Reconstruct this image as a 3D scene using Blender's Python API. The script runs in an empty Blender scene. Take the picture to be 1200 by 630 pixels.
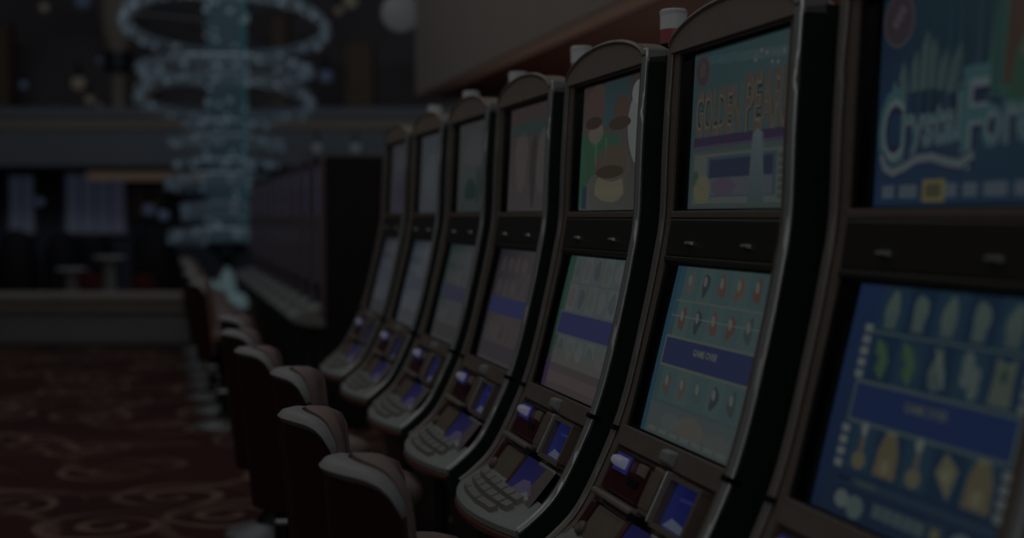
import bpy, math, random
from mathutils import Vector, Matrix
random.seed(7)
S = bpy.context.scene
COL = S.collection
EXPOSURE = -4.1
K = 2.0 ** EXPOSURE
PI = math.pi

# ------------------------------------------------------------------ materials
def lin(c):
    c = c / 255.0
    return c / 12.92 if c <= 0.04045 else ((c + 0.055) / 1.055) ** 2.4

def glow(r, g, b):
    """emission that the dark exposure shows as this 8-bit colour"""
    return tuple(lin(x) / K for x in (r, g, b))

def mat(name, col, rough=0.5, metal=0.0, spec=0.5, emit=None, strength=1.0, noise=None, coat=0.0):
    m = bpy.data.materials.new(name); m.use_nodes = True
    nt = m.node_tree; b = nt.nodes['Principled BSDF']
    b.inputs['Base Color'].default_value = (*col, 1)
    b.inputs['Roughness'].default_value = rough
    b.inputs['Metallic'].default_value = metal
    b.inputs['Specular IOR Level'].default_value = spec
    b.inputs['Coat Weight'].default_value = coat
    if emit:
        b.inputs['Emission Color'].default_value = (*emit, 1)
        b.inputs['Emission Strength'].default_value = strength
    if noise:
        sc, amt = noise
        tc = nt.nodes.new('ShaderNodeTexCoord')
        n = nt.nodes.new('ShaderNodeTexNoise'); n.inputs['Scale'].default_value = sc
        n.inputs['Detail'].default_value = 4
        nt.links.new(tc.outputs['Object'], n.inputs['Vector'])
        mx = nt.nodes.new('ShaderNodeMixRGB')
        mx.inputs[1].default_value = (*[c * (1 - amt) for c in col], 1)
        mx.inputs[2].default_value = (*[min(1, c * (1 + amt)) for c in col], 1)
        nt.links.new(n.outputs['Fac'], mx.inputs[0])
        nt.links.new(mx.outputs[0], b.inputs['Base Color'])
        bp = nt.nodes.new('ShaderNodeBump'); bp.inputs['Strength'].default_value = 0.06
        bp.inputs['Distance'].default_value = 0.004
        nt.links.new(n.outputs['Fac'], bp.inputs['Height'])
        nt.links.new(bp.outputs['Normal'], b.inputs['Normal'])
    return m

M = {}
M['black'] = mat('cabinet_black', (.028, .055, .050), .5, spec=.3, noise=(30, .3))
M['gloss_black'] = mat('gloss_black', (.006, .008, .01), .18, spec=.5)
M['divider'] = mat('dark_bronze_plastic', (.05, .047, .04), .38, noise=(60, .2))
M['beige'] = mat('champagne_plastic', (.36, .31, .27), .42, spec=.5, noise=(40, .12))
M['bronze'] = mat('bronze_plastic', (.27, .225, .19), .4, noise=(40, .15))
M['crown'] = mat('crown_beige', (.46, .41, .36), .5, noise=(25, .1))
M['chrome'] = mat('brushed_chrome', (.78, .82, .84), .32, metal=.55)
M['satin'] = mat('satin_bronze_trim', (.42, .39, .36), .4, metal=.3)
M['deck'] = mat('silver_deck', (.40, .45, .45), .45, noise=(50, .1))
M['key'] = mat('grey_key', (.36, .36, .33), .4, noise=(80, .15))
M['wood_lip'] = mat('red_brown_lip', (.17, .06, .035), .4, noise=(20, .3))
M['dark_red'] = mat('dark_red_plastic', (.09, .012, .014), .3)
M['brown_panel'] = mat('brown_panel', (.27, .225, .18), .4, noise=(30, .2))
M['white_lamp'] = mat('white_lamp', (.8, .8, .8), .4, emit=glow(44, 46, 48))
M['grey_lamp'] = mat('frosted_lamp_cap', (.8, .8, .82), .4, emit=glow(30, 32, 36))
M['red_lamp'] = mat('pink_red_lamp', (.5, .1, .12), .3, emit=glow(28, 14, 16))
M['button_lit'] = mat('lit_button', (.7, .7, .8), .3, emit=glow(56, 58, 70))
M['button_blue'] = mat('blue_glow', (.05, .06, .3), .3, emit=glow(18, 18, 52))

def screen_mat():
    m = bpy.data.materials.new('lit_display'); m.use_nodes = True
    nt = m.node_tree; b = nt.nodes['Principled BSDF']
    b.inputs['Base Color'].default_value = (.004, .004, .004, 1)
    b.inputs['Roughness'].default_value = .12
    b.inputs['Specular IOR Level'].default_value = .35
    a = nt.nodes.new('ShaderNodeVertexColor'); a.layer_name = 'Col'
    nt.links.new(a.outputs['Color'], b.inputs['Emission Color'])
    b.inputs['Emission Strength'].default_value = 1.0
    return m
M['screen'] = screen_mat()

# ------------------------------------------------------------------ mesh builder
class MB:
    def __init__(s): s.v = []; s.f = []; s.mi = []; s.cols = []
    def poly(s, pts, mi=0, cols=None):
        n = len(s.v); s.v += [tuple(p) for p in pts]
        s.f.append(list(range(n, n + len(pts)))); s.mi.append(mi)
        s.cols.append(cols)
    def faces(s, vs, fs, mi=0):
        n = len(s.v); s.v += [tuple(p) for p in vs]
        for f in fs: s.f.append([n + i for i in f]); s.mi.append(mi); s.cols.append(None)
    def hexa(s, p, mi=0):
        s.faces(p, [(0, 1, 2, 3), (7, 6, 5, 4), (0, 4, 5, 1), (1, 5, 6, 2), (2, 6, 7, 3), (3, 7, 4, 0)], mi)
    def box(s, x0, x1, y0, y1, z0, z1, mi=0):
        s.hexa([(x0, y0, z0), (x0, y1, z0), (x1, y1, z0), (x1, y0, z0), (x0, y0, z1), (x0, y1, z1), (x1, y1, z1), (x1, y0, z1)], mi)
    def lathe(s, prof, n=24, c=(0, 0, 0), mi=0, cap=True):
        vs = []; fs = []
        for r, z in prof:
            for k in range(n):
                a = 2 * PI * k / n; vs.append((c[0] + r * math.cos(a), c[1] + r * math.sin(a), c[2] + z))
        for i in range(len(prof) - 1):
            for k in range(n):
                fs.append((i * n + k, i * n + (k + 1) % n, (i + 1) * n + (k + 1) % n, (i + 1) * n + k))
        if cap:
            fs.append(tuple(range(n))[::-1]); fs.append(tuple(range((len(prof) - 1) * n, len(prof) * n)))
        s.faces(vs, fs, mi)
    def tube(s, pts, r, n=8, mi=0, closed=False, cap=True):
        vs = []; fs = []; m = len(pts); pts = [Vector(p) for p in pts]
        up = None
        for i, p in enumerate(pts):
            if closed: t = pts[(i + 1) % m] - pts[i - 1]
            else: t = pts[min(i + 1, m - 1)] - pts[max(i - 1, 0)]
            t.normalize()
            if up is None: up = Vector((0, 0, 1)) if abs(t.z) < .9 else Vector((1, 0, 0))
            a = t.cross(up).normalized(); b = a.cross(t).normalized(); up = b
            rr = r(i / (m - 1)) if callable(r) else r
            for k in range(n):
                th = 2 * PI * k / n; vs.append(p + a * (rr * math.cos(th)) + b * (rr * math.sin(th)))
        for i in range(m if closed else m - 1):
            j = (i + 1) % m
            for k in range(n): fs.append((i * n + k, i * n + (k + 1) % n, j * n + (k + 1) % n, j * n + k))
        if cap and not closed:
            fs.append(tuple(range(n))[::-1]); fs.append(tuple(range((m - 1) * n, m * n)))
        s.faces(vs, fs, mi)
    def ball(s, c, r, n=8, m=5, mi=0, sz=1.0):
        prof = [(r * math.sin(PI * i / m), -r * sz * math.cos(PI * i / m)) for i in range(m + 1)]
        prof[0] = (r * .02, prof[0][1]); prof[-1] = (r * .02, prof[-1][1])
        s.lathe(prof, n, c, mi)
    def prism(s, poly, y0, y1, mi=0):
        """poly in (x,z), extruded in y"""
        n = len(poly)
        vs = [(x, y0, z) for x, z in poly] + [(x, y1, z) for x, z in poly]
        fs = [tuple(range(n)), tuple(range(2 * n - 1, n - 1, -1))]
        fs += [(i, i + n, (i + 1) % n + n, (i + 1) % n) for i in range(n)]
        s.faces(vs, fs, mi)
    def build(s, name, mats, parent=None, smooth=False, bevel=0.0, seg=2, fix=True):
        me = bpy.data.meshes.new(name); me.from_pydata(s.v, [], s.f)
        if not isinstance(mats, (list, tuple)): mats = [mats]
        for m in mats: me.materials.append(m)
        for p, i in zip(me.polygons, s.mi): p.material_index = i
        if any(c is not None for c in s.cols):
            ca = me.color_attributes.new('Col', 'FLOAT_COLOR', 'CORNER')
            k = 0
            for p, c in zip(me.polygons, s.cols):
                for q in range(p.loop_total):
                    cc = (0, 0, 0) if c is None else (c[q] if isinstance(c[0], (tuple, list)) else c)
                    ca.data[p.loop_start + q].color = (*cc, 1)
        me.update()
        if fix and not any(c is not None for c in s.cols):
            import bmesh
            bm = bmesh.new(); bm.from_mesh(me)
            bmesh.ops.recalc_face_normals(bm, faces=bm.faces); bm.to_mesh(me); bm.free()
        o = bpy.data.objects.new(name, me); COL.objects.link(o)
        if parent: o.parent = parent
        if bevel:
            md = o.modifiers.new('Bevel', 'BEVEL'); md.width = bevel; md.segments = seg
            md.limit_method = 'ANGLE'; md.angle_limit = math.radians(40)
        if smooth:
            for p in me.polygons: p.use_smooth = True
            me.set_sharp_from_angle(angle=math.radians(smooth if smooth is not True else 45))
        return o

def tag(o, label=None, cat=None, group=None, kind=None):
    if label: o['label'] = label
    if cat: o['category'] = cat
    if group: o['group'] = group
    if kind: o['kind'] = kind
    return o

def empty(name, loc=(0, 0, 0), rz=0):
    o = bpy.data.objects.new(name, None); COL.objects.link(o)
    o.location = loc; o.rotation_euler = (0, 0, rz); o.empty_display_size = .1
    return o

def copy_tree(o, parent=None, skip=()):
    c = o.copy(); COL.objects.link(c)
    if parent: c.parent = parent
    for ch in list(o.children):
        if ch.name.split('.')[0] in skip: continue
        copy_tree(ch, c, skip)
    return c

def structure(o): o['kind'] = 'structure'; return o

# ------------------------------------------------------------------ slot machine
EYE = 1.38
W = .56
# curved front: (forward, drop below the divider line)
CP = [(-.034, -.50), (-.018, -.34), (-.006, -.15), (0, 0), (.014, .087), (.037, .197), (.077, .361), (.117, .47), (.182, .596), (.25, .663), (.268, .675)]
def _dense():
    out = []
    for i in range(1, len(CP) - 2):
        p0, p1, p2, p3 = CP[i - 1], CP[i], CP[i + 1], CP[i + 2]
        for k in range(10):
            t = k / 10
            out.append(tuple(.5 * ((2 * p1[a]) + (-p0[a] + p2[a]) * t + (2 * p0[a] - 5 * p1[a] + 4 * p2[a] - p3[a]) * t * t
                       + (-p0[a] + 3 * p1[a] - 3 * p2[a] + p3[a]) * t ** 3) for a in (0, 1)))
    # last stretch
    p1, p2 = CP[-2], CP[-1]
    for k in range(7): t = k / 6; out.append((p1[0] + (p2[0] - p1[0]) * t, p1[1] + (p2[1] - p1[1]) * t))
    return out
_D = _dense()
_S = [0.0]
for a, b in zip(_D, _D[1:]): _S.append(_S[-1] + math.hypot(b[0] - a[0], b[1] - a[1]))
_i0 = min(range(len(_D)), key=lambda i: abs(_D[i][1]))
_S = [x - _S[_i0] for x in _S]
S_TOP, S_END = _S[0], _S[-1]

def P(s):
    s = max(S_TOP, min(S_END, s))
    for i in range(len(_S) - 1):
        if _S[i] <= s <= _S[i + 1]:
            t = (s - _S[i]) / max(1e-9, _S[i + 1] - _S[i])
            v = _D[i][0] + (_D[i + 1][0] - _D[i][0]) * t; d = _D[i][1] + (_D[i + 1][1] - _D[i][1]) * t
            return v, EYE - d
    return _D[-1][0], EYE - _D[-1][1]
def T(s):
    a, b = P(s - .012), P(s + .012)
    l = math.hypot(b[0] - a[0], b[1] - a[1]); return (b[0] - a[0]) / l, (b[1] - a[1]) / l
def at(u, s, o=0.0):
    v, z = P(s); t = T(s); n = (-t[1], t[0])
    return (-(v + n[0] * o), u, z + n[1] * o)

class Plane:
    """flat frame across the chord of the curved front from s0 to s1"""
    def __init__(s, s0, s1):
        s.a = P(s0); s.b = P(s1); s.s0 = s0; s.s1 = s1
        l = math.hypot(s.b[0] - s.a[0], s.b[1] - s.a[1]); t = ((s.b[0] - s.a[0]) / l, (s.b[1] - s.a[1]) / l)
        s.n = (-t[1], t[0]); s.l = l
    def pt(s, u, f, o):          # f 0 top .. 1 bottom
        v = s.a[0] + (s.b[0] - s.a[0]) * f + s.n[0] * o; z = s.a[1] + (s.b[1] - s.a[1]) * f + s.n[1] * o
        return (-v, u, z)

def pbox(mb, u0, u1, s0, s1, o0, o1, mi=0, taper=0.0):
    pl = Plane(s0, s1); du = taper; df = taper / pl.l
    mb.hexa([pl.pt(u0, 0, o0), pl.pt(u1, 0, o0), pl.pt(u1, 1, o0), pl.pt(u0, 1, o0),
             pl.pt(u0 + du, df, o1), pl.pt(u1 - du, df, o1), pl.pt(u1 - du, 1 - df, o1), pl.pt(u0 + du, 1 - df, o1)], mi)

def cstrip(mb, u0, u1, s0, s1, o0, o1, n=24, mi=0):
    vs = []; fs = []
    for i in range(n + 1):
        s = s0 + (s1 - s0) * i / n
        vs += [at(u0, s, o0), at(u1, s, o0), at(u1, s, o1), at(u0, s, o1)]
    for i in range(n):
        for k in range(4):
            fs.append((i * 4 + k, i * 4 + (k + 1) % 4, i * 4 + 4 + (k + 1) % 4, i * 4 + 4 + k))
    fs += [(0, 1, 2, 3), (n * 4 + 3, n * 4 + 2, n * 4 + 1, n * 4)]
    mb.faces(vs, fs, mi)

ULO, UHI = -.245, .196  # near and far edge of the displays
REC = -.014             # how deep they sit
UP = (S_TOP + .022, -.012)
LOW = (.096, .428)

# ---- display pictures (flat emissive graphics) : a across, b up
class Art:
    def __init__(s, asp): s.items = []; s.asp = asp
    def poly(s, pts, c, layer=1): s.items.append((pts, c, layer)); return s
    def rect(s, a0, b0, a1, b1, c, layer=1, c2=None):
        cols = c if c2 is None else [c, c, c2, c2]
        return s.poly([(a0, b0), (a1, b0), (a1, b1), (a0, b1)], cols, layer)
    def ell(s, a, b, ra, rb, c, layer=1, rot=0, n=20, wob=0):
        pts = []
        for k in range(n):
            t = 2 * PI * k / n; r = 1 + wob * math.sin(3 * t + a * 20)
            x = ra * r * math.cos(t); y = rb * r * math.sin(t)
            xx = x * s.asp; yy = y
            pts.append((a + (xx * math.cos(rot) - yy * math.sin(rot)) / s.asp, b + xx * math.sin(rot) + yy * math.cos(rot)))
        return s.poly(pts, c, layer)
    def stroke(s, pts, w, c, layer=2):
        for (x0, y0), (x1, y1) in zip(pts, pts[1:]):
            dx, dy = (x1 - x0) * s.asp, y1 - y0; l = math.hypot(dx, dy) or 1e-6
            nx, ny = -dy / l * w / 2 / s.asp, dx / l * w / 2
            ex, ey = dx / l * w * .25 / s.asp, dy / l * w * .25
            s.poly([(x0 - nx - ex, y0 - ny - ey), (x1 - nx + ex, y1 - ny + ey), (x1 + nx + ex, y1 + ny + ey), (x0 + nx - ex, y0 + ny - ey)], c, layer)
        return s
    def text(s, body, a0, b0, a1, b1, c, layer=4, bold=0.0, warp=None):
        cu = bpy.data.curves.new('lettering', 'FONT'); cu.body = body; cu.size = 1; cu.offset = bold; cu.resolution_u = 3
        ob = bpy.data.objects.new('lettering', cu); COL.objects.link(ob)
        dg = bpy.context.evaluated_depsgraph_get(); dg.update()
        me = bpy.data.meshes.new_from_object(ob.evaluated_get(dg))
        vs = [v.co.copy() for v in me.vertices]; fs = [list(p.vertices) for p in me.polygons]
        bpy.data.objects.remove(ob); bpy.data.curves.remove(cu); bpy.data.meshes.remove(me)
        x0 = min(v.x for v in vs); x1 = max(v.x for v in vs); y0 = min(v.y for v in vs); y1 = max(v.y for v in vs)
        def mp(v):
            fx = (v.x - x0) / (x1 - x0); fy = (v.y - y0) / (y1 - y0)
            if warp: fx, fy = warp(fx, fy)
            return (a0 + (a1 - a0) * fx, b0 + (b1 - b0) * fy)
        for f in fs: s.poly([mp(vs[i]) for i in f], c, layer)
        return s

def display(name, parent, s0, s1, art):
    pl = Plane(s0, s1); mb = MB()
    def pt(a, b, o):
        a = max(0, min(1, a)); b = max(0, min(1, b))
        return pl.pt(UHI - (UHI - ULO) * a, 1 - b, o)
    # the panel itself has a body
    q = [pl.pt(u, f, o) for o in (REC - .02, REC) for (u, f) in ((UHI, 0), (ULO, 0), (ULO, 1), (UHI, 1))]
    k0 = (0, 0, 0)
    for idx in [(0, 1, 2, 3), (4, 5, 1, 0), (5, 6, 2, 1), (6, 7, 3, 2), (7, 4, 0, 3)]:
        mb.poly([q[i] for i in idx], 0, k0)
    mb.poly([q[7], q[6], q[5], q[4]], 0, k0)
    for pts, c, layer in art.items:
        mb.poly([pt(a, b, REC + .0004 * layer) for a, b in pts], 0, c)
    return mb.build(name, M['screen'], parent)

ASP_U = (UHI - ULO) / (UP[1] - UP[0]); ASP_L = (UHI - ULO) / (LOW[1] - LOW[0])
DESAT, GAIN = .3, .9
def G(r, g, b):
    l = .3 * r + .55 * g + .15 * b
    return glow(*[(l + (c - l) * (1 - DESAT)) * GAIN for c in (r, g, b)])

def bg(ar, bl, br, tl, tr):
    ar.poly([(0, 0), (1, 0), (1, 1), (0, 1)], [bl, br, tr, tl], 1); return ar

# crystal forest, upper
def art_crystal():
    A = Art(ASP_U); bg(A, G(16, 40, 82), G(14, 44, 64), G(14, 38, 62), G(34, 62, 60))
    for k in range(9):      # vertical shafts of forest light
        a = .20 + .05 * k; A.rect(a, .40, a + .02 + .012 * (k % 3), 1, G(14, 36, 54), 2, G(18 + 2 * (k % 3), 50, 64))
    A.poly([(.56, .45), (.63, 1), (.74, 1), (.68, .45)], G(30, 70, 60), 2)
    A.poly([(.95, .4), (.88, 1), (1, 1), (1, .4)], G(34, 62, 56), 2)
    sh = -.045
    # red-haired woman in green
    A.poly([(.70 + sh, .50), (.72 + sh, .92), (.77 + sh, 1), (.90 + sh, 1), (.95 + sh, .9), (.97 + sh, .5)], G(60, 44, 36), 3)
    A.poly([(.72 + sh, .36), (.75 + sh, .62), (.80 + sh, .72), (.88 + sh, .72), (.93 + sh, .62), (.96 + sh, .36)], G(30, 66, 48), 4)
    A.poly([(.77 + sh, .62), (.80 + sh, .74), (.88 + sh, .74), (.91 + sh, .62), (.84 + sh, .55)], G(66, 66, 56), 5)
    A.ell(.84 + sh, .86, .042, .095, G(70, 66, 56), 5)
    A.stroke([(.79 + sh, .97), (.77 + sh, .84), (.78 + sh, .70)], .05, G(64, 44, 36), 6)
    A.stroke([(.89 + sh, .97), (.915 + sh, .84), (.90 + sh, .70)], .05, G(60, 40, 34), 6)
    # badge
    A.ell(.10, .875, .092, .125, G(62, 56, 62), 3, rot=-.55)
    A.ell(.10, .875, .082, .112, G(48, 40, 50), 4, rot=-.55)
    for k in range(3): A.ell(.085 + .018 * k, .86 + .03 * k, .022, .02, G(66, 58, 64), 5, rot=-.4)
    # crystal cluster
    for a, b0, b1, w, l in ((.16, .53, .68, .05, .15), (.22, .53, .72, .05, .05), (.27, .53, .80, .05, .0), (.31, .53, .76, .045, -.02), (.36, .52, .70, .05, -.1), (.41, .5, .72, .05, -.3), (.13, .5, .6, .05, .3), (.46, .52, .62, .05, -.5)):
        t = -.12 * l
        A.poly([(a - w / 2, b0), (a + w / 2, b0), (a + w / 2 + t * .8, b1 - .07), (a + t, b1), (a - w / 2 + t * .8, b1 - .07)], G(50, 74, 76), 4)
        A.poly([(a, b0), (a + w / 2, b0), (a + w / 2 + t * .8, b1 - .07), (a + t, b1)], G(38, 62, 68), 5)
    # the logo
    def wp(amp): return lambda fx, fy: (fx, fy + amp * math.sin(PI * (fx * 1.1)))
    for off, c, ly, bo in ((.0, G(26, 28, 62), 6, .075), (0, G(72, 92, 96), 7, .035), (0, G(36, 78, 84), 8, .0)):
        A.text('C', .02, .17, .17, .56, c, ly, bo * 1.1)
        A.text('rystal', .15, .22, .475, .50, c, ly, bo, wp(-.05))
        A.text('F', .475, .16, .60, .60, c, ly, bo * 1.1)
        A.text('orest', .575, .24, .93, .46, c, ly, bo, wp(.06))
    sw = [(.05, .24), (.07, .19), (.12, .165), (.18, .185), (.25, .22), (.33, .225), (.41, .20), (.48, .185), (.54, .22)]
    A.stroke(sw, .062, G(26, 28, 62), 9); A.stroke(sw, .04, G(66, 84, 90), 10)
    # strip of small wording
    A.rect(.03, .035, .97, .115, G(18, 44, 76), 6)
    x = .06
    for k, w in enumerate((.10, .13, .12, .09, .10, .14, .10)):
        if k == 2: A.rect(x, .025, x + w, .125, G(92, 84, 34), 8); A.rect(x + .02, .045, x + w - .02, .105, G(60, 58, 40), 9)
        else:
            A.rect(x, .045, x + w - .03, .105, G(58, 74, 86), 8)
        x += w
    return A

def reels(A, bgc, cols, banner, edge, sym, tags, header, word=True):
    """five reels, four rows, blue message banner across the middle"""
    rows = ((.80, 1.0), (.585, .79), (.205, .40))
    for ri, (b0, b1) in enumerate(rows):
        for k in range(5):
            a0 = .10 + .165 * k; a1 = a0 + .155
            A.rect(a0, b0, a1, b1, cols[(k + ri) % len(cols)], 2)
            sym(A, ri, k, (a0 + a1) / 2, (b0 + b1) / 2, .155, b1 - b0)
    A.rect(.07, .79, .96, .80, edge, 3)
    A.rect(.05, .40, .965, .585, edge, 4); A.rect(.065, .415, .95, .57, banner, 5)
    if word: A.text('GAME OVER', .38, .495, .62, .535, G(70, 78, 58), 6, .02)
    if tags:
        for k in range(12):
            b = .20 + .05 * k + (.19 if k > 3 else 0)
            if b < .8: A.rect(.035, b, .085, b + .035, tags, 6); A.rect(.935, b, .975, b + .035, tags, 6)
    A.rect(0, .0, 1, .185, header, 2)
    return A

def art_crystal_reels():
    A = Art(ASP_L); bg(A, G(14, 34, 72), G(14, 30, 60), G(16, 40, 92), G(18, 50, 72))
    def sym(A, r, k, a, b, w, h):
        if r == 0:
            A.ell(a, b, .042, .075, G(58, 80, 74), 3, wob=.1); A.rect(a - .035, b - h * .42, a + .035, b - .01, G(52, 72, 70), 3)
        elif r == 1:
            if k < 2:
                A.poly([(a - .05, b + .085), (a + .01, b + .06), (a + .045, b - .01), (a + .02, b - .09), (a - .035, b - .05), (a - .02, b), (a - .05, b + .02)], G(36, 74, 44), 3)
                A.stroke([(a - .04, b + .07), (a + .01, b), (a + .01, b - .08)], .014, G(48, 84, 54), 4)
            elif k == 2:
                A.ell(a, b - .03, .045, .06, G(50, 72, 70), 3); A.poly([(a - .05, b - .02), (a, b + .095), (a + .04, b - .02)], G(66, 82, 66), 3); A.stroke([(a - .03, b + .08), (a + .05, b - .07)], .012, G(76, 92, 90), 4)
            elif k == 3:
                for q in range(6): A.ell(a + .03 * math.cos(q * 2.1), b + .055 * math.sin(q * 1.7), .026, .04, G(62, 82, 78), 3, rot=q)
            else:
                A.poly([(a - .055, b - .09), (a - .045, b + .03), (a - .05, b + .09), (a, b + .065), (a + .05, b + .09), (a + .045, b + .02), (a + .055, b - .09)], G(62, 78, 64), 3)
                A.ell(a, b + .02, .018, .03, G(36, 56, 50), 4)
        else:
            if k in (0, 2):
                A.rect(a - .014, b - .02, a + .014, b + .09, G(66, 82, 76), 3); A.ell(a, b + .085, .022, .03, G(84, 96, 88), 4); A.ell(a, b - .05, .042, .04, G(78, 76, 50), 3); A.rect(a - .008, b - .02, a + .008, b + .05, G(84, 50, 40), 5)
            elif k in (1, 4):
                A.poly([(a - .068, b - .09), (a - .06, b + .02), (a - .035, b + .085), (a, b + .10), (a + .035, b + .085), (a + .06, b + .02), (a + .068, b - .09)], G(78, 70, 44), 3)
                A.ell(a, b - .045, .028, .032, G(88, 86, 58), 4)
                A.rect(a - .03, b + .085, a + .03, b + .10, G(84, 88, 60), 4)
            else:
                A.poly([(a - .058, b), (a - .02, b + .085), (a + .055, b + .03), (a + .03, b - .09)], G(78, 80, 52), 3); A.ell(a, b, .02, .025, G(90, 92, 70), 4)
    reels(A, None, [G(18, 50, 74), G(14, 40, 70)], G(16, 38, 92), G(52, 74, 72), sym, G(80, 92, 88), G(16, 36, 66))
    A.rect(.06, .145, .96, .18, G(22, 48, 70), 3); A.rect(.07, .15, .16, .175, G(12, 26, 60), 4); A.rect(.2, .15, .32, .172, G(40, 60, 60), 4)
    A.ell(.13, .075, .045, .038, G(70, 88, 86), 4); A.ell(.22, .06, .055, .048, G(56, 82, 80), 4)
    for k in range(5): A.rect(.33 + .06 * k, .05, .385 + .06 * k, .105, G(48, 70, 76), 4)
    A.rect(.64, .03, .73, .12, G(26, 50, 70), 4); A.rect(.665, .06, .705, .10, G(84, 78, 42), 5)
    A.ell(.82, .065, .06, .055, G(64, 86, 88), 4); A.ell(.92, .065, .05, .055, G(66, 86, 86), 4)
    A.items = A.items[:1] + [([(.06 + .92 * a, b) for a, b in pts], c, ly) for pts, c, ly in A.items[1:]]
    return A

def art_pearl():
    A = Art(ASP_U); bg(A, G(34, 54, 58), G(42, 58, 58), G(22, 58, 64), G(34, 62, 64))
    for k in range(5): A.ell(.2 + .17 * k, .94 - .015 * k, .12, .03, G(30 + 4 * k, 64, 70), 2)
    for k in range(8): A.ell(.62 + .05 * k, .87 + .05 * math.sin(k * 1.3), .012, .012, G(66, 76, 74), 3)
    A.ell(.10, .88, .085, .105, G(58, 44, 46), 3, rot=-.5); A.ell(.10, .88, .07, .088, G(40, 42, 46), 4, rot=-.5); A.ell(.10, .89, .03, .05, G(60, 44, 40), 5, rot=-.5)
    A.rect(.04, .40, .98, .46, G(40, 28, 58), 3); A.rect(.06, .385, .96, .405, G(52, 42, 66), 4)
    for c, ly, bo, d in ((G(26, 34, 38), 5, .075, .0), (G(70, 64, 52), 6, .04, 0), (G(60, 50, 42), 7, .012, 0)):
        A.text('GOLDEN', .05, .455, .51, .76, c, ly, bo); A.text('PEARL', .55, .455, .97, .80, c, ly, bo)
    # lower picture panel
    A.rect(.03, .02, .97, .37, G(44, 58, 52), 3); A.rect(.06, .04, .95, .35, G(56, 66, 62), 4)
    A.rect(.20, .08, .86, .33, G(34, 54, 66), 5); A.rect(.23, .20, .83, .31, G(26, 34, 60), 6); A.rect(.23, .09, .83, .195, G(52, 58, 66), 6)
    A.ell(.38, .14, .12, .055, G(58, 46, 66), 7); A.ell(.16, .13, .09, .09, G(72, 70, 44), 6); A.ell(.08, .2, .04, .05, G(36, 56, 42), 6)
    A.poly([(.62, .04), (.77, .04), (.73, .44), (.68, .47), (.64, .44)], [G(42, 58, 64), G(42, 58, 64), G(52, 70, 76), G(56, 74, 80), G(52, 70, 76)], 8)  # pale upright streak: a reflection painted into the glowing picture
    for k in range(6): A.rect(.875, .06 + .045 * k, .925, .09 + .045 * k, G(46, 52, 48), 6)
    return A

def art_pearl_reels():
    A = Art(ASP_L); bg(A, G(40, 58, 58), G(44, 60, 58), G(16, 60, 76), G(40, 70, 72))
    cs = [G(38, 66, 68), G(42, 68, 68)]
    pal = [G(64, 60, 56), G(34, 44, 50), G(74, 46, 38), G(76, 52, 34), G(70, 44, 36)]
    def sym(A, r, k, a, b, w, h):
        c = pal[k] if r == 0 else [pal[4], pal[1], pal[2], pal[4], G(40, 52, 58)][k] if r == 1 else [G(60, 52, 46), G(64, 54, 46), G(44, 60, 60), G(34, 46, 50), G(40, 50, 52)][k]
        A.ell(a, b, .036, h * .34, c, 3, rot=.3 * (k % 3 - 1), wob=.15); A.ell(a - .01, b + .02, .016, h * .16, G(70, 76, 70), 4, rot=.4)
    reels(A, None, cs, G(24, 34, 80), G(62, 70, 62), sym, None, G(48, 62, 60))
    A.rect(.05, .70, .95, .705, G(60, 84, 84), 3)
    A.rect(0, 0, .05, 1, G(14, 58, 78), 3, G(12, 56, 84))
    A.ell(.5, .10, .16, .06, G(64, 62, 54), 3, wob=.1); A.ell(.3, .10, .10, .05, G(52, 66, 64), 3); A.ell(.78, .08, .12, .05, G(54, 64, 60), 3)
    for k in range(7): A.rect(.08 + .12 * k, .02, .17 + .12 * k, .045, G(60, 70, 68), 4)
    return A

def art_green():
    A = Art(ASP_U); bg(A, G(52, 54, 50), G(46, 46, 42), G(46, 34, 32), G(42, 34, 32))
    A.rect(.35, .66, .75, 1, G(22, 50, 58), 2, G(24, 44, 50))
    A.ell(.22, .84, .17, .16, G(54, 38, 30), 3, wob=.1); A.ell(.2, .70, .14, .05, G(40, 26, 22), 4)
    A.ell(.24, .62, .12, .09, G(66, 56, 46), 3)
    A.poly([(.02, .10), (.0, .64), (.2, .58), (.40, .60), (.62, .58), (.66, .40), (.45, .32), (.2, .28)], G(20, 58, 34), 3)
    A.poly([(.0, .02), (.0, .55), (.07, .5), (.1, .05)], G(14, 62, 36), 4)
    A.stroke([(.25, .56), (.27, .36)], .02, G(40, 70, 44), 5); A.stroke([(.42, .56), (.44, .38)], .02, G(38, 66, 42), 5)
    A.ell(.64, .76, .12, .12, G(52, 36, 26), 4); A.ell(.62, .66, .17, .05, G(42, 30, 20), 5)
    A.ell(.90, .62, .15, .28, G(66, 74, 72), 4, wob=.06); A.ell(.88, .86, .09, .09, G(74, 78, 76), 5)
    A.ell(.52, .36, .26, .14, G(54, 42, 28), 5, wob=.06); A.ell(.5, .30, .22, .05, G(40, 30, 20), 6)
    A.ell(.5, .20, .22, .14, G(66, 64, 44), 5, wob=.08); A.rect(.28, .12, .72, .18, G(70, 66, 40), 6)
    A.rect(.06, .02, .14, .2, G(22, 34, 60), 5)
    return A

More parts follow.
